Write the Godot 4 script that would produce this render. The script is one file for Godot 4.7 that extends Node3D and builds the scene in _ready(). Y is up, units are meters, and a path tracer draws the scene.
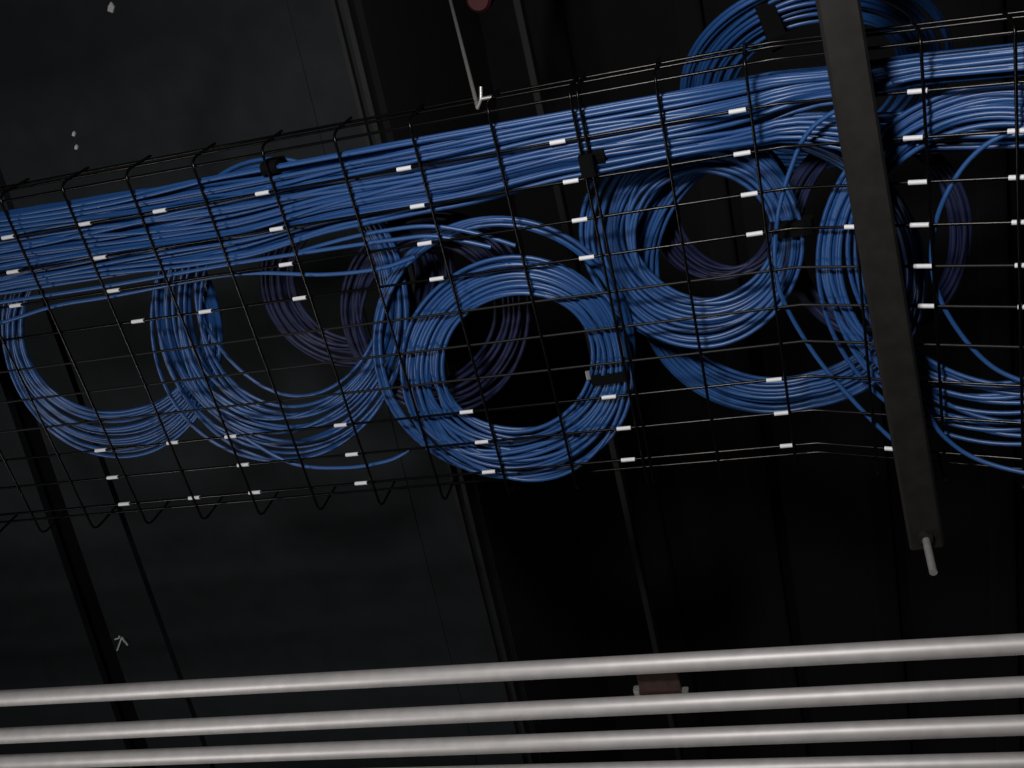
extends Node3D
# Looking up at a wire basket tray full of coiled blue data cable under a black ceiling.
# Tray coordinates: u along the tray, v across it, w upward from its bottom mesh (metres).
const H := 2.75
var mats := {}
var taken := {}
var rng := RandomNumberGenerator.new()

func T(u: float, v: float, w: float) -> Vector3:
	return Vector3(u, H + w, -v)

# the tray droops beyond its support
func droop(u: float) -> float:
	return -0.33 * maxf(0.0, u - 1.03)

func S(u: float, v: float, w: float) -> Vector3:
	return T(u, v, w + droop(u))

# ---------------------------------------------------------------- helpers
func numbered(called: String) -> String:
	if not taken.has(called):
		taken[called] = 0
		return called
	taken[called] += 1
	return "%s_%03d" % [called, taken[called]]

func thing(called: String, label: String, category: String, at := Vector3.ZERO, group := "") -> Node3D:
	var o := Node3D.new()
	o.name = numbered(called)
	add_child(o)
	o.position = at
	o.set_meta("label", label)
	o.set_meta("category", category)
	if group != "":
		o.set_meta("group", group)
	return o

func part(called: String, mesh: Mesh, m: Material, parent: Node3D) -> MeshInstance3D:
	var o := MeshInstance3D.new()
	o.name = called
	o.mesh = mesh
	o.material_override = m
	parent.add_child(o, true)
	o.cast_shadow = GeometryInstance3D.SHADOW_CASTING_SETTING_ON
	return o

func struct_node(called: String) -> Node3D:
	var o := Node3D.new()
	o.name = called
	add_child(o)
	o.set_meta("kind", "structure")
	return o

func off(pts: PackedVector3Array, o: Vector3) -> PackedVector3Array:
	var r := PackedVector3Array()
	for p in pts:
		r.append(p - o)
	return r

# a round tube along a path
func tube(pts: PackedVector3Array, r: float, sides := 7, closed := false) -> ArrayMesh:
	var n := pts.size()
	var vs := PackedVector3Array()
	var ns := PackedVector3Array()
	var ix := PackedInt32Array()
	var up := Vector3.UP
	for i in n:
		var a: Vector3 = pts[maxi(i - 1, 0)]
		var b: Vector3 = pts[mini(i + 1, n - 1)]
		if closed:
			a = pts[(i - 1 + n) % n]
			b = pts[(i + 1) % n]
		var t := (b - a).normalized()
		if i == 0 and absf(t.dot(up)) > 0.9:
			up = Vector3.RIGHT
		var x := (up - t * up.dot(t)).normalized()
		up = x
		var y := t.cross(x)
		for k in sides:
			var an := TAU * k / sides
			var d := x * cos(an) + y * sin(an)
			vs.append(pts[i] + d * r)
			ns.append(d)
	var segs := n if closed else n - 1
	for i in segs:
		var j := (i + 1) % n
		for k in sides:
			var k2 := (k + 1) % sides
			ix.append_array([i * sides + k, j * sides + k, i * sides + k2, j * sides + k, j * sides + k2, i * sides + k2])
	if not closed:
		for e in [0, n - 1]:
			var c := vs.size()
			var q: Vector3 = (pts[1] - pts[0]).normalized() * (-1.0 if e == 0 else 1.0)
			if e != 0:
				q = (pts[n - 1] - pts[n - 2]).normalized()
			vs.append(pts[e])
			ns.append(q)
			for k in sides:
				vs.append(vs[e * sides + k])
				ns.append(q)
			for k in sides:
				var k2 := (k + 1) % sides
				if e == 0:
					ix.append_array([c, c + 1 + k, c + 1 + k2])
				else:
					ix.append_array([c, c + 1 + k2, c + 1 + k])
	var arr := []
	arr.resize(Mesh.ARRAY_MAX)
	arr[Mesh.ARRAY_VERTEX] = vs
	arr[Mesh.ARRAY_NORMAL] = ns
	arr[Mesh.ARRAY_INDEX] = ix
	var m := ArrayMesh.new()
	m.add_surface_from_arrays(Mesh.PRIMITIVE_TRIANGLES, arr)
	return m

# a straight extrusion of an outline (in the plane ex, ey) from a to b
func extrude(outline: PackedVector2Array, a: Vector3, b: Vector3, ex: Vector3, ey: Vector3) -> ArrayMesh:
	var st := SurfaceTool.new()
	st.begin(Mesh.PRIMITIVE_TRIANGLES)
	st.set_smooth_group(-1)
	var n := outline.size()
	var pa := []
	var pb := []
	for p in outline:
		pa.append(a + ex * p.x + ey * p.y)
		pb.append(b + ex * p.x + ey * p.y)
	var flip: bool = ex.cross(ey).dot(b - a) < 0.0
	if Geometry2D.is_polygon_clockwise(outline):
		flip = not flip
	var f := func(p, q, r):
		if flip:
			st.add_vertex(p); st.add_vertex(q); st.add_vertex(r)
		else:
			st.add_vertex(p); st.add_vertex(r); st.add_vertex(q)
	for i in n:
		var j := (i + 1) % n
		f.call(pa[i], pa[j], pb[i])
		f.call(pb[i], pa[j], pb[j])
	var tri := Geometry2D.triangulate_polygon(outline)
	var ccw: bool = not Geometry2D.is_polygon_clockwise(outline)
	for i in range(0, tri.size(), 3):
		var p0: Vector2 = outline[tri[i]]
		var p1: Vector2 = outline[tri[i + 1]]
		var p2: Vector2 = outline[tri[i + 2]]
		var tc: bool = (p1 - p0).cross(p2 - p0) > 0.0
		if tc == ccw:
			f.call(pa[tri[i]], pa[tri[i + 2]], pa[tri[i + 1]])
			f.call(pb[tri[i]], pb[tri[i + 1]], pb[tri[i + 2]])
		else:
			f.call(pa[tri[i]], pa[tri[i + 1]], pa[tri[i + 2]])
			f.call(pb[tri[i]], pb[tri[i + 2]], pb[tri[i + 1]])
	st.generate_normals()
	return st.commit()

func rounded(hx: float, hy: float, c: float) -> PackedVector2Array:
	var r := PackedVector2Array()
	for q in [[1, 1, 0], [-1, 1, 1], [-1, -1, 2], [1, -1, 3]]:
		for k in 3:
			var an: float = PI / 2 * (q[2] + k / 2.0)
			r.append(Vector2(q[0] * (hx - c) + c * cos(an), q[1] * (hy - c) + c * sin(an)))
	return r

func box(c: Vector3, s: Vector3, bev := 0.0) -> ArrayMesh:
	var o := rounded(s.x / 2, s.y / 2, maxf(bev, 0.0005))
	return extrude(o, c - Vector3(0, 0, s.z / 2), c + Vector3(0, 0, s.z / 2), Vector3.RIGHT, Vector3.UP)

func disc_lathe(profile: Array, c: Vector3, axis: Vector3, sides := 16) -> ArrayMesh:
	var st := SurfaceTool.new()
	st.begin(Mesh.PRIMITIVE_TRIANGLES)
	st.set_smooth_group(-1)
	var z := axis.normalized()
	var x := z.cross(Vector3.UP if absf(z.y) < 0.9 else Vector3.RIGHT).normalized()
	var y := z.cross(x)
	for i in profile.size() - 1:
		for k in sides:
			var q := []
			for e in [[i, k], [i, k + 1], [i + 1, k + 1], [i + 1, k]]:
				var p: Vector2 = profile[e[0]]
				var an: float = TAU * e[1] / sides
				q.append(c + (x * cos(an) + y * sin(an)) * p.x + z * p.y)
			st.add_vertex(q[0]); st.add_vertex(q[2]); st.add_vertex(q[1])
			st.add_vertex(q[0]); st.add_vertex(q[3]); st.add_vertex(q[2])
	st.generate_normals()
	return st.commit()

func smooth_path(ctrl: Array, step := 10) -> PackedVector3Array:
	var r := PackedVector3Array()
	var n := ctrl.size()
	for i in n - 1:
		var p0: Vector3 = ctrl[maxi(i - 1, 0)]
		var p1: Vector3 = ctrl[i]
		var p2: Vector3 = ctrl[i + 1]
		var p3: Vector3 = ctrl[mini(i + 2, n - 1)]
		for k in step:
			r.append(p1.cubic_interpolate(p2, p0, p3, float(k) / step))
	r.append(ctrl[n - 1])
	return r

func lin(r: float, g: float, b: float) -> Color:
	return Color(r, g, b).linear_to_srgb()

func mat(c: Color, rough: float, metal := 0.0, noise := 0.0, freq := 1.0, seed_ := 1) -> StandardMaterial3D:
	var m := StandardMaterial3D.new()
	m.albedo_color = c
	m.roughness = rough
	m.metallic = metal
	if noise > 0.0:
		var fn := FastNoiseLite.new()
		fn.seed = seed_
		fn.frequency = 0.02
		fn.fractal_octaves = 5
		var g := Gradient.new()
		g.set_color(0, Color(1 - noise, 1 - noise, 1 - noise))
		g.set_color(1, Color(1, 1, 1))
		var t := NoiseTexture2D.new()
		t.width = 512
		t.height = 512
		t.seamless = true
		t.noise = fn
		t.color_ramp = g
		m.albedo_texture = t
		m.uv1_triplanar = true
		m.uv1_world_triplanar = true
		m.uv1_scale = Vector3.ONE * freq
	return m

func interp(xs: Array, ys: Array, x: float) -> float:
	if x <= xs[0]:
		return ys[0]
	for i in xs.size() - 1:
		if x <= xs[i + 1]:
			var t: float = (x - xs[i]) / (xs[i + 1] - xs[i])
			return lerpf(ys[i], ys[i + 1], t * t * (3 - 2 * t))
	return ys[-1]

# ---------------------------------------------------------------- builders
# A coil of cable lying in (or on) the tray: a continuous winding, one part for each turn.
# inner / outer: [centre u, centre v, semi-axis major, semi-axis minor, angle in degrees]
func coil(label: String, inner: Array, outer: Array, turns: int, w0: float, thick: float, slope: float, sd: int, wob := 0.003, follow := true, set := "blue") -> Node3D:
	rng.seed = sd
	var cu: float = outer[0]
	var cv: float = outer[1]
	var base := S(cu, cv, w0) if follow else T(cu, cv, w0)
	var root := thing("cable_coil", label, "cable coil", base, "coils of blue cable in the tray")
	var slots := []
	for k in turns:
		slots.append([(k + 0.5) / turns, rng.randf()])
	for k in range(turns - 1, 0, -1):
		var j := maxi(0, k - rng.randi_range(0, 5))
		var s = slots[k]
		slots[k] = slots[j]
		slots[j] = s
	slots.append(slots[0])
	var start := rng.randf() * TAU
	for k in turns:
		var pts := PackedVector3Array()
		var ph := [rng.randf() * TAU, rng.randf() * TAU, rng.randf() * TAU]
		var n := 84
		var du := rng.randfn(0.0, wob)
		var dv := rng.randfn(0.0, wob)
		for i in n + 1:
			var f := float(i) / n
			var an := start + TAU * f
			var m := smoothstep(0.55, 1.0, f)
			var fade := sin(PI * f)
			var s: float = lerpf(slots[k][0], slots[k + 1][0], m)
			s += fade * (0.05 * sin(2 * an + ph[0]) + 0.035 * sin(3 * an + ph[1]))
			var l: float = lerpf(slots[k][1], slots[k + 1][1], m) + fade * 0.2 * sin(2 * an + ph[2])
			var ang: float = lerpf(inner[4], outer[4], s)
			var cc := Vector2(lerpf(inner[0], outer[0], s), lerpf(inner[1], outer[1], s))
			var e := Vector2(lerpf(inner[2], outer[2], s) * cos(an - deg_to_rad(ang)), lerpf(inner[3], outer[3], s) * sin(an - deg_to_rad(ang)))
			var q := cc + e.rotated(deg_to_rad(ang)) + Vector2(du, dv) * fade
			var w: float = w0 + thick * clampf(l, 0.0, 1.0) + slope * (cv - q.y)
			var p := S(q.x, q.y, w) if follow else T(q.x, q.y, w)
			pts.append(p - base)
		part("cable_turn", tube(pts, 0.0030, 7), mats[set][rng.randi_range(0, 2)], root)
	return root

# hook-and-loop strap wrapped around a hank of cable
func strap(parent: Node3D, at: Vector3, along: Vector3, half_side: float, half_up: float, width: float) -> void:
	var z := along.normalized()
	var x := z.cross(Vector3.UP).normalized()
	var y := x.cross(z)
	var o := rounded(half_side, half_up, minf(half_up, half_side) * 0.8)
	var at2 := at - parent.position
	part("strap", extrude(o, at2 - z * width / 2, at2 + z * width / 2, x, y), mats.strap, parent)

func _ready() -> void:
	# ------------------------------------------------------------ camera
	var cam := Camera3D.new()
	cam.name = "camera"
	add_child(cam)
	cam.fov = rad_to_deg(2 * atan(384.0 / 1080.0))
	cam.near = 0.02
	cam.far = 60
	var right := T(0.95560635, 0.22207903, 0.19364249) - T(0, 0, 0)
	var down := T(-0.10590557, 0.87216543, -0.47761017) - T(0, 0, 0)
	var fwd := T(-0.27495549, 0.43589949, 0.85696623) - T(0, 0, 0)
	cam.transform = Transform3D(Basis(right, -down, -fwd).orthonormalized(), T(1.045, -0.3214, -1.2503))
	cam.current = true
	# ------------------------------------------------------------ environment
	var we := WorldEnvironment.new()
	we.name = "environment"
	var env := Environment.new()
	env.background_mode = Environment.BG_COLOR
	env.background_color = Color(0, 0, 0)
	env.ambient_light_source = Environment.AMBIENT_SOURCE_DISABLED
	env.tonemap_mode = Environment.TONE_MAPPER_LINEAR
	env.tonemap_exposure = 1.0
	env.sdfgi_enabled = true
	env.ssao_enabled = true
	env.ssil_enabled = true
	we.environment = env
	add_child(we)
	# ------------------------------------------------------------ lamps (outside the frame)
	make_materials()
	work_light("small square work light on a tripod beside the photographer, facing the tray", T(0.74, -0.72, -1.02), T(1.15, 0.40, 0.0), 0.18, 0.14, 1.45, Color(1.0, 0.985, 0.975))
	work_light("unseen second lamp on a tripod far to the left, added to brighten the conduits and soffit", T(-0.75, 0.70, -1.35), T(0.1, 1.0, 0.2), 0.3, 0.2, 0.62, Color(1.0, 0.985, 0.975))  # added lamp, unseen, lifts the conduits and the lower left soffit
	room()
	tray()
	strut_support()
	conduits()
	bundle()
	coils()
	loose_cables()
	small_things()

func make_materials() -> void:
	mats.blue = []
	for c in [[0.013, 0.073, 0.240], [0.016, 0.080, 0.260], [0.011, 0.062, 0.220]]:
		var m := mat(lin(c[0], c[1], c[2]), 0.44)
		m.metallic_specular = 0.65
		mats.blue.append(m)
	mats.shaded_blue = []  # cable blue darkened: shade over the deep coils is put into the colour
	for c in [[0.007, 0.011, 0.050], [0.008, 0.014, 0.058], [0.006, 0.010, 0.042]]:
		mats.shaded_blue.append(mat(lin(c[0], c[1], c[2]), 0.6))
	mats.wire = mat(lin(0.022, 0.021, 0.020), 0.26, 0.9)
	mats.wire_dull = mat(lin(0.012, 0.012, 0.012), 0.5, 0.5)
	mats.white_dash = mat(lin(0.86, 0.87, 0.9), 0.45)
	mats.strut = mat(lin(0.016, 0.0155, 0.014), 0.65, 0.2, 0.35, 3.0, 4)
	mats.zinc = mat(lin(0.55, 0.54, 0.53), 0.42, 0.6, 0.12, 5.0, 7)
	mats.pipe = mat(lin(0.90, 0.875, 0.87), 0.52, 0.42, 0.10, 2.5, 9)
	mats.strap = mat(lin(0.004, 0.0045, 0.005), 0.95)
	mats.strap.metallic_specular = 0.2
	mats.panel = mat(lin(0.0105, 0.0148, 0.0178), 0.85, 0.0, 0.25, 1.3, 11)
	mats.black = mat(lin(0.003, 0.003, 0.0036), 0.95, 0.0, 0.3, 1.1, 12)
	mats.ridge = mat(lin(0.014, 0.0135, 0.013), 0.7, 0.1)
	mats.rail = mat(lin(0.0055, 0.0053, 0.005), 0.8)
	mats.concrete = mat(lin(0.12, 0.12, 0.12), 0.9, 0.0, 0.3, 0.8, 15)
	mats.wall = mat(lin(0.10, 0.10, 0.10), 0.95, 0.0, 0.2, 0.7, 16)
	mats.brown = mat(lin(0.07, 0.035, 0.03), 0.85, 0.0, 0.3, 6.0, 17)
	mats.red = mat(lin(0.06, 0.004, 0.006), 0.6)
	mats.white = mat(lin(0.6, 0.6, 0.6), 0.6)
	mats.housing = mat(lin(0.02, 0.02, 0.02), 0.5)

func work_light(label: String, at: Vector3, aim: Vector3, sx: float, sy: float, energy: float, c: Color) -> void:
	var root := thing("work_light", label, "work light", Vector3(at.x, 0, at.z))
	var head := Node3D.new()
	head.name = "head"
	root.add_child(head)
	head.look_at_from_position(at, aim, Vector3.UP)
	part("housing", box(Vector3(0, 0, 0.035), Vector3(sx + 0.03, sy + 0.03, 0.05), 0.008), mats.housing, head)
	var gm := StandardMaterial3D.new()
	gm.albedo_color = Color(0.8, 0.8, 0.8)
	gm.emission_enabled = true
	gm.emission = c
	gm.emission_energy_multiplier = 1.0
	part("led_panel", box(Vector3(0, 0, 0.006), Vector3(sx, sy, 0.008), 0.003), gm, head)
	var l := AreaLight3D.new()
	l.name = "lamp_light"
	l.area_size = Vector2(sx, sy)
	l.light_energy = energy
	l.light_color = c
	l.area_range = 12.0
	l.area_attenuation = 2.0
	l.shadow_enabled = true
	head.add_child(l)
	l.position = Vector3(0, 0, -0.003)
	var y := at.y - 0.06
	part("pole", tube(PackedVector3Array([Vector3(0, 0.25, 0), Vector3(0, y, 0)]), 0.012, 10), mats.housing, root)
	for k in 3:
		var a := TAU * k / 3.0 + 0.4
		part("leg", tube(PackedVector3Array([Vector3(0, 0.35, 0), Vector3(cos(a) * 0.3, 0.009, sin(a) * 0.3)]), 0.009, 8), mats.housing, root)

func slab(called: String, corners: Array, w_low: float, w_high: float, m: Material, parent: Node3D) -> void:
	var o := PackedVector2Array()
	for c in corners:
		o.append(Vector2(c[0], -c[1]))
	part(called, extrude(o, Vector3(0, H + w_low, 0), Vector3(0, H + w_high, 0), Vector3.RIGHT, Vector3.BACK), m, parent)

func room() -> void:
	var fl := part("floor", box(Vector3(0, -0.06, -0.3), Vector3(8.2, 0.12, 8.2)), mats.concrete, self)
	fl.set_meta("kind", "structure")
	var top := H + 1.25
	for s in [["wall_left", Vector3(-4.05, top / 2, -0.3), Vector3(0.1, top, 8.2)], ["wall_right", Vector3(4.05, top / 2, -0.3), Vector3(0.1, top, 8.2)],
			["wall_front", Vector3(0, top / 2, -4.35), Vector3(8.0, top, 0.1)], ["wall_back", Vector3(0, top / 2, 3.75), Vector3(8.0, top, 0.1)]]:
		var w := part(s[0], box(s[1], s[2]), mats.wall, self)
		w.set_meta("kind", "structure")
	var ce := struct_node("ceiling")
	part("deck", box(Vector3(0, top + 0.06, -0.3), Vector3(8.2, 0.12, 8.2)), mats.black, ce)
	# flutes of the high deck
	var u := 0.55
	while u < 3.9:
		part("deck_rib", box(T(u, 0.3, 1.225), Vector3(0.06, 0.05, 8.0), 0.01), mats.black, ce)
		u += 0.3
	# the lower soffit to the left: boards separated by open joints
	var v0 := -1.9
	var v1 := 4.0
	var e := func(u1: float, s: float, v: float) -> Array:
		return [u1 + s * (v - 1.0), v]
	var boards := [[[-3.3, 0.0], [-0.703, -0.150], 0.5], [[-0.640, -0.140], [-0.502, -0.096], 0.5], [[-0.488, -0.096], [0.1985, -0.06], 0.5], [[0.1985, -0.06], [0.330, -0.04], 0.502]]
	for b in boards:
		var a0: Array = b[0]
		var a1: Array = b[1]
		slab("soffit_board", [e.call(a0[0], a0[1], v0), e.call(a1[0], a1[1], v0), e.call(a1[0], a1[1], v1), e.call(a0[0], a0[1], v1)], b[2], b[2] + 0.02, mats.panel, ce)
	slab("soffit_board", [[-3.3, -3.4], [0.44, -3.4], [0.44, -1.905], [-3.3, -1.905]], 0.5, 0.52, mats.panel, ce)
	slab("soffit_back", [[-4, v0], [0.46, v0], [0.20, v1], [-4, v1]], 0.62, 0.64, mats.black, ce)
	slab("fascia", [e.call(0.333, -0.04, v0), e.call(0.345, -0.04, v0), e.call(0.345, -0.04, v1), e.call(0.333, -0.04, v1)], 0.51, 1.25, mats.black, ce)
	for r in [[0.302, 0.309], [0.321, 0.330]]:
		slab("soffit_ridge", [e.call(r[0], -0.04, v0), e.call(r[1], -0.04, v0), e.call(r[1], -0.04, v1), e.call(r[0], -0.04, v1)], 0.488, 0.503, mats.ridge, ce)
	var rail := part("trim_1", box(T(0.648, 0.3, 0.51), Vector3(0.012, 0.03, 7.4), 0.002), mats.rail, self)
	rail.set_meta("kind", "structure")

func tray() -> void:
	var root := thing("cable_tray", "black wire basket cable tray filled with coils of blue cable", "cable tray", T(0, 0, 0))
	var o := root.position
	var us := []
	for i in range(-4, 12):
		us.append(0.1 * i)
	us.append_array([1.178, 1.262, 1.345, 1.428])
	var u_path := [-0.45, -0.2, 0.1, 0.4, 0.7, 0.98, 1.01, 1.03, 1.05, 1.08, 1.2, 1.35, 1.5]
	var white_dashes := {0: [-0.017, 0.109, 0.227, 0.380, 0.577, 0.774, 0.985, 1.173], 1: [-0.034, 0.111, 0.383, 0.581, 0.780, 0.984, 1.166, 1.264], 2: [-0.055, 0.110, 0.379, 0.577, 0.781, 0.986, 1.168, 1.264],
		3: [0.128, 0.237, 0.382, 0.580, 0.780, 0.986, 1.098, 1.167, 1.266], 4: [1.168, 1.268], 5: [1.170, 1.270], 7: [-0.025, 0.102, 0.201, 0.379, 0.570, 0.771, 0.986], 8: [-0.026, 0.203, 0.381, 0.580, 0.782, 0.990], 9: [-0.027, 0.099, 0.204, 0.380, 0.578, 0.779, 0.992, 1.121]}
	for r in range(-1, 10):
		var pts := PackedVector3Array()
		for u in u_path:
			pts.append(S(u, 0.05 * r, 0.0) - o)
		var wm: Material = mats.wire_dull if r in [4, 5, 6] else mats.wire
		var lw := part("long_wire", tube(pts, 0.0019, 8), wm, root)
		for u in white_dashes.get(r, []):
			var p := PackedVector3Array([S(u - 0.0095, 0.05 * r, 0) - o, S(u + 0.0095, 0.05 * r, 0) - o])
			part("white_dash", tube(p, 0.0029, 8), mats.white_dash, lw)  # short white tube, thicker than the wire, at each listed spot
	for side in [-0.0555, 0.489]:
		for w in [0.040, 0.064]:
			var pts := PackedVector3Array()
			for u in u_path:
				pts.append(S(u, side, w) - o)
			part("side_wire", tube(pts, 0.0019, 8), mats.wire, root)
	for u in us:
		part("cross_wire", tube(cross_path(u, o), 0.0019, 7), mats.wire, root)
	# splice, where two lengths of tray overlap
	part("cross_wire", tube(cross_path(0.809, o), 0.0019, 7), mats.wire, root)
	part("splice_clamp", box(S(0.805, 0.032, -0.008) - o, Vector3(0.018, 0.012, 0.026), 0.003), mats.strap, root)

func cross_path(u: float, o: Vector3) -> PackedVector3Array:
	var ctrl := [[-0.0598, 0.068], [-0.0598, 0.012], [-0.0585, 0.005], [-0.0545, -0.0022], [-0.046, -0.0042]]
	var pts := PackedVector3Array()
	for c in ctrl:
		pts.append(S(u, c[0], c[1]) - o)
	for k in range(1, 9):
		pts.append(S(u, -0.046 + 0.5255 * k / 9.0, -0.0042) - o)
	for k in range(ctrl.size() - 1, -1, -1):
		pts.append(S(u, 0.4335 - ctrl[k][0], ctrl[k][1]) - o)
	return pts

func strut_support() -> void:
	var a := T(1.082, -0.36, -0.0705)
	var b := T(1.1485, 0.562, -0.0705)
	var root := thing("strut_channel", "black steel strut channel crossing beneath the cable tray", "strut", b)
	var z := (a - b).normalized()
	var x := z.cross(Vector3.UP).normalized()
	var y := Vector3.UP
	# C-profile, web downward
	var h := 0.0205
	var t := 0.0025
	var o := PackedVector2Array([Vector2(-h + 0.003, -h), Vector2(h - 0.003, -h), Vector2(h, -h + 0.003), Vector2(h, h), Vector2(h - 0.009, h), Vector2(h - 0.009, h - 0.006), Vector2(h - 0.009 + t, h - 0.006), Vector2(h - 0.009 + t, h - t), Vector2(h - t, h - t), Vector2(h - t, -h + t),
		Vector2(-h + t, -h + t), Vector2(-h + t, h - t), Vector2(-h + 0.009 - t, h - t), Vector2(-h + 0.009 - t, h - 0.006), Vector2(-h + 0.009, h - 0.006), Vector2(-h + 0.009, h), Vector2(-h, h), Vector2(-h, -h + 0.003)])
	part("channel", extrude(o, Vector3.ZERO, a - b, x, y), mats.strut, root)
	part("bolt_head", disc_lathe([Vector2(0.0001, 0.006), Vector2(0.005, 0.006), Vector2(0.006, 0.004), Vector2(0.006, 0)], T(1.0905, -0.098, -0.07) - b + x * -0.0222 + y * 0.002, -x, 12), mats.zinc, root)
	var foot := T(1.147, 0.545, -0.160)
	var rod := thing("threaded_rod", "threaded steel rod poking out below the end of the strut", "threaded rod", foot)
	var top := Vector3(0, H + 1.25 - foot.y, 0)
	part("shaft", tube(PackedVector3Array([Vector3.ZERO, top]), 0.0048, 12), mats.zinc, rod)
	var k := 0
	for w in [-0.0935, -0.040]:
		part("nut", disc_lathe([Vector2(0.005, -0.004), Vector2(0.0095, -0.004), Vector2(0.0095, 0.004), Vector2(0.005, 0.004)], T(1.147, 0.543, w) - foot, Vector3.UP, 6), mats.strut, rod)
		part("washer", disc_lathe([Vector2(0.005, -0.001), Vector2(0.0125, -0.001), Vector2(0.0125, 0.001), Vector2(0.005, 0.001)], T(1.147, 0.543, w + (0.0048 if k == 0 else -0.0048)) - foot, Vector3.UP, 16), mats.strut, rod)
		k += 1

func conduits() -> void:
	var ends := [[[-0.474, 0.846], [1.274, 0.805], "topmost"], [[-0.522, 0.940], [1.273, 0.884], "second from the top"], [[-0.557, 1.010], [1.272, 0.958], "third from the top"], [[-0.45, 1.068], [1.271, 1.033], "lowest"]]
	for e in ends:
		var d := Vector2(e[1][0] - e[0][0], e[1][1] - e[0][1]).normalized()
		var a := Vector2(e[0][0], e[0][1]) - d * 1.6
		var b := Vector2(e[1][0], e[1][1]) + d * 1.2
		var base := T(a.x, a.y, 0)
		var root := thing("conduit", "galvanised steel conduit below the tray, %s of the four" % e[2], "conduit", base, "parallel conduits")
		part("pipe", tube(PackedVector3Array([Vector3.ZERO, T(b.x, b.y, 0) - base]), 0.0148, 28), mats.pipe, root)
	# strut the conduits hang from, above them
	var c := T(0.751, 0.893, 0.0155)
	var br := thing("conduit_bracket", "dull brown bracket seen between the two topmost conduits", "bracket", c)
	part("plate", box(Vector3(0, 0.006, 0), Vector3(0.066, 0.012, 0.085), 0.002), mats.brown, br)
	for s in [-1, 1]:
		part("clamp_lug", box(Vector3(s * 0.038, 0.004, -0.008 if s > 0 else -0.002), Vector3(0.010, 0.012, 0.022), 0.002), mats.zinc, br)

func bundle() -> void:
	rng.seed = 77
	var root := thing("cable_bundle", "thick straight run of blue cables along the tray's upper side", "cable bundle", S(0.4, 0.02, 0.003))
	var o := root.position
	var tu := [-0.45, 0.2, 0.5, 0.9, 1.09, 1.19, 1.5]
	var tv := [-0.036, -0.030, -0.031, -0.031, -0.026, -0.030, -0.030]
	var bu := [-0.45, -0.02, 0.30, 0.48, 0.62, 0.79, 0.98, 1.09, 1.19, 1.5]
	var bv := [0.105, 0.086, 0.086, 0.068, 0.066, 0.052, 0.047, 0.022, 0.006, 0.006]
	var lanes := 17
	for layer in 4:
		for k in lanes:
			var f := (k + 0.5 + rng.randf_range(-0.4, 0.4)) / lanes
			var away := f > 0.66 and (layer < 2 or k % 2 == 0)
			var ph := [rng.randf() * TAU, rng.randf() * TAU, rng.randf() * TAU]
			var amp := rng.randf_range(0.015, 0.085)
			var zl := rng.randf_range(0.0, 0.0045)
			var pts := PackedVector3Array()
			var u := -0.45
			while u <= 1.5001:
				var a := interp(tu, tv, u)
				var b := interp(bu, bv, u)
				var g := clampf(f + amp * sin(u * 5.5 + ph[0]) + 0.5 * amp * sin(u * 12.0 + ph[1]), 0.0, 1.0)
				var v := lerpf(a + 0.003, b - 0.003, g)
				if away:
					var s := smoothstep(0.9, 1.16, u)
					v = lerpf(v, 0.030 + 0.045 * (f - 0.66) / 0.34 + 0.006 * sin(u * 9.0 + ph[2]), s)
				var w := 0.0066 + 0.0058 * layer + zl + 0.0015 * sin(u * 8.0 + ph[2])
				w = maxf(w, 0.0064) + 0.023 * smoothstep(0.92, 1.05, u)
				pts.append(S(u, v, w) - o)
				u += 0.025
			part("cable", tube(pts, 0.0029, 7), mats.blue[rng.randi_range(0, 2)], root)
	strap(root, S(0.397, -0.028, 0.020), Vector3.RIGHT, 0.008, 0.018, 0.022)
	strap(root, S(0.812, 0.026, 0.0205), Vector3.RIGHT, 0.017, 0.0175, 0.026)

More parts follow.
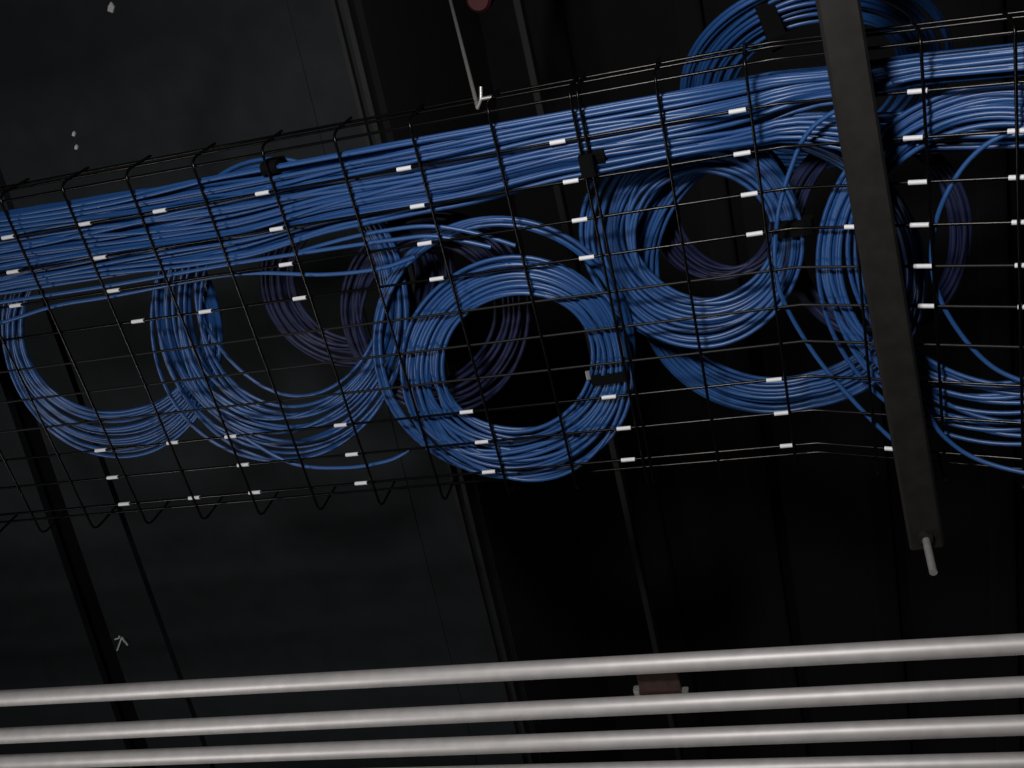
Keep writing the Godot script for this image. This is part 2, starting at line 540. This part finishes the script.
func coils() -> void:
	var c: Node3D
	c = coil("tight blue cable coil in front at the middle, its whole ring visible", [0.658, 0.290, 0.108, 0.098, 155.0], [0.641, 0.311, 0.180, 0.155, 121.0], 24, 0.0085, 0.014, 0.0, 101)
	strap(c, S(0.776, 0.326, 0.0155), Vector3(-0.05, 0, 1.0), 0.028, 0.0125, 0.013)
	part("strap_tab", box(S(0.748, 0.317, 0.006) - c.position, Vector3(0.006, 0.003, 0.012), 0.001), mats.zinc, c)
	coil("loose blue loops spread around the front middle coil", [0.632, 0.288, 0.190, 0.170, 122.0], [0.626, 0.284, 0.200, 0.180, 122.0], 5, 0.0300, 0.003, 0.0, 102, 0.006)
	c = coil("blue cable coil tucked under the bundle, right of the middle coil", [0.920, 0.164, 0.086, 0.080, 11.0], [0.903, 0.170, 0.145, 0.141, 99.0], 20, 0.053, 0.012, 0.16, 103)
	strap(c, S(1.030, 0.168, 0.057), Vector3(0.0, 0, 1.0), 0.026, 0.016, 0.018)
	coil("blue cable coil whose lower arc hangs beneath its neighbour, left of the strut", [1.000, 0.236, 0.160, 0.150, 95.0], [0.996, 0.247, 0.200, 0.186, 96.0], 14, 0.087, 0.012, 0.06, 104)
	coil("large blue cable coil passing behind the strut to the right edge", [1.249, 0.190, 0.150, 0.142, 91.0], [1.239, 0.228, 0.218, 0.190, 91.0], 15, 0.0150, 0.009, 0.0, 105, 0.009)
	c = coil("blue cable coil lying on the tray's far rim at the top", [1.080, 0.052, 0.110, 0.095, 0.0], [1.074, 0.050, 0.174, 0.163, 0.0], 17, 0.250, 0.014, -0.85, 106, 0.003, false)
	strap(c, T(1.028, -0.070, 0.158), Vector3(0.94, 0.1, 0.25), 0.044, 0.022, 0.022)
	coil("blue cable coil at the left edge, only its lower arc clear", [0.026, 0.185, 0.170, 0.125, 155.0], [0.018, 0.205, 0.225, 0.170, 134.0], 16, 0.062, 0.014, 0.0, 107)
	coil("wide loose blue coil left of the front middle coil", [0.342, 0.170, 0.165, 0.128, 127.0], [0.308, 0.200, 0.250, 0.188, 125.0], 20, 0.042, 0.014, 0.0, 108, 0.007)
	coil("cable coil with shade put into its dark blue colour, deep behind the wide loose coil", [0.425, 0.168, 0.100, 0.085, 150.0], [0.425, 0.172, 0.160, 0.136, 150.0], 12, 0.090, 0.012, 0.0, 109, 0.003, true, "shaded_blue")
	coil("cable coil with shade put into its dark blue colour, seen through the ring of the front middle coil", [0.530, 0.225, 0.105, 0.09, 126.0], [0.535, 0.232, 0.160, 0.136, 126.0], 12, 0.066, 0.012, 0.0, 110, 0.003, true, "shaded_blue")
	coil("cable coil with shade put into its dark blue colour, deep inside the ring right of the middle coil", [0.945, 0.160, 0.075, 0.060, 90.0], [0.935, 0.160, 0.110, 0.094, 90.0], 11, 0.135, 0.012, 0.0, 112, 0.004, true, "shaded_blue")
	coil("cable coil with shade put into its dark blue colour, standing behind the strut on its right", [1.124, 0.212, 0.120, 0.088, 97.0], [1.124, 0.212, 0.146, 0.112, 97.0], 9, 0.115, 0.012, 0.0, 111, 0.003, true, "shaded_blue")

func loose(label: String, ctrl: Array, w: float) -> void:
	var c := []
	for p in ctrl:
		c.append(S(p[0], p[1], w if p.size() < 3 else p[2]))
	var pts := smooth_path(c)
	var base: Vector3 = pts[0]
	var root := thing("loose_cable", label, "cable", base, "single loose blue cables")
	part("jacket", tube(off(pts, base), 0.0029, 7), mats.blue[1], root)

func loose_cables() -> void:
	loose("single blue cable looping down diagonally to the strut", [[1.15, -0.01], [1.069, 0.028], [1.035, 0.081], [1.012, 0.148], [1.006, 0.226], [1.035, 0.313], [1.078, 0.384], [1.122, 0.440], [1.14, 0.446]], 0.0064)
	loose("single blue cable leaving the bundle's left end toward the middle coil", [[-0.3, 0.13], [-0.118, 0.126], [0.0, 0.112], [0.097, 0.110], [0.294, 0.105], [0.424, 0.124], [0.504, 0.127], [0.557, 0.118]], 0.0064)
	loose("single blue cable just beneath the bundle, left of the middle coil", [[-0.1, 0.094], [0.099, 0.094], [0.289, 0.090], [0.437, 0.090], [0.536, 0.091], [0.591, 0.095], [0.66, 0.12]], 0.0064)
	loose("single blue cable arching from the bundle over the middle coil", [[0.38, 0.092], [0.45, 0.083], [0.517, 0.079], [0.584, 0.082], [0.64, 0.100], [0.69, 0.125]], 0.0125)
	loose("thin blue loop below the wide loose coil, ending at the middle coil", [[0.22, 0.36], [0.28, 0.41], [0.36, 0.425], [0.43, 0.42], [0.468, 0.405]], 0.0064)
	loose("single blue cable bowing left across the dark gap at right", [[1.30, 0.04], [1.235, 0.065], [1.195, 0.12], [1.178, 0.19], [1.19, 0.26], [1.235, 0.33], [1.30, 0.36]], 0.0064)
	loose("single blue cable sagging under the tray at the right edge", [[1.16, 0.38], [1.175, 0.415], [1.205, 0.444], [1.25, 0.460], [1.31, 0.464], [1.40, 0.45]], -0.0105)

func small_things() -> void:
	# wire hanger tied to the tray's rim
	var p0 := T(0.681, -0.0525, 0.0235)
	var p1 := T(0.542, -0.127, 0.5)
	var d := (p1 - p0) / (p1.y - p0.y)
	var top := p0 + d * (H + 1.25 - p0.y)
	var hw := thing("hanger_wire", "pale steel hanger wire slanting up from the tray's far rim", "hanger wire", p0)
	part("wire", tube(PackedVector3Array([Vector3.ZERO, top - p0]), 0.0027, 8), mats.zinc, hw)
	part("hook", tube(off(smooth_path([p0, p0 + T(0.006, -0.009, 0.0) - T(0, 0, 0), p0 + T(0.008, -0.022, 0.006) - T(0, 0, 0)], 5), p0), 0.0022, 7), mats.zinc, hw)
	part("hook", tube(off(smooth_path([p0 + T(0.006, -0.009, 0.0) - T(0, 0, 0), p0 + T(0.020, -0.009, 0.0) - T(0, 0, 0)], 4), p0), 0.0022, 7), mats.zinc, hw)
	# bits caught on the soffit
	var bits := [["white plastic scrap stuck to the soffit at the top left corner", -0.043, -0.231, 0.009], ["small pale scrap on the soffit above the tray's left end", -0.209, -0.039, 0.005], ["smaller pale scrap just below the other above the left end", -0.215, -0.015, 0.005]]
	for b in bits:
		var at := T(b[1], b[2], 0.5)
		var r := thing("plastic_scrap", b[0], "scrap", at, "scraps on the soffit")
		var s: float = b[3]
		part("flake", extrude(PackedVector2Array([Vector2(-s, -s * 0.5), Vector2(-s * 0.1, -s), Vector2(s * 0.6, -s * 0.1), Vector2(s * 0.3, s * 0.9), Vector2(-s * 0.5, s * 0.3)]), Vector3(0, -0.004, 0), Vector3(0, 0, 0), Vector3.RIGHT, Vector3.BACK), mats.white, r)
	var at := T(-0.627, 1.131, 0.5)
	var tie := thing("wire_scrap", "small frayed pale wire end hanging from the soffit at lower left", "wire scrap", at)
	for e in [[-0.02, 0.03], [0.012, 0.006], [0.004, -0.012], [-0.012, -0.004], [0.016, 0.016]]:
		part("strand", tube(PackedVector3Array([Vector3.ZERO, Vector3(e[0] * 0.5, -0.006, -e[1] * 0.5), Vector3(e[0], -0.012, -e[1])]), 0.0022, 6), mats.white, tie)
	var rp := T(0.602, -0.125, 0.46)
	var red := thing("pipe_cap", "dark red pipe cap at the top edge above the tray", "pipe cap", rp)
	part("cap", disc_lathe([Vector2(0.0001, -0.02), Vector2(0.016, -0.02), Vector2(0.02, -0.015), Vector2(0.02, 0.015), Vector2(0.012, 0.02), Vector2(0.012, 0.03)], Vector3.ZERO, Vector3.UP, 20), mats.red, red)
	part("drop_pipe", tube(PackedVector3Array([Vector3(0, 0.02, 0), Vector3(0, H + 1.25 - rp.y, 0)]), 0.011, 12), mats.strut, red)
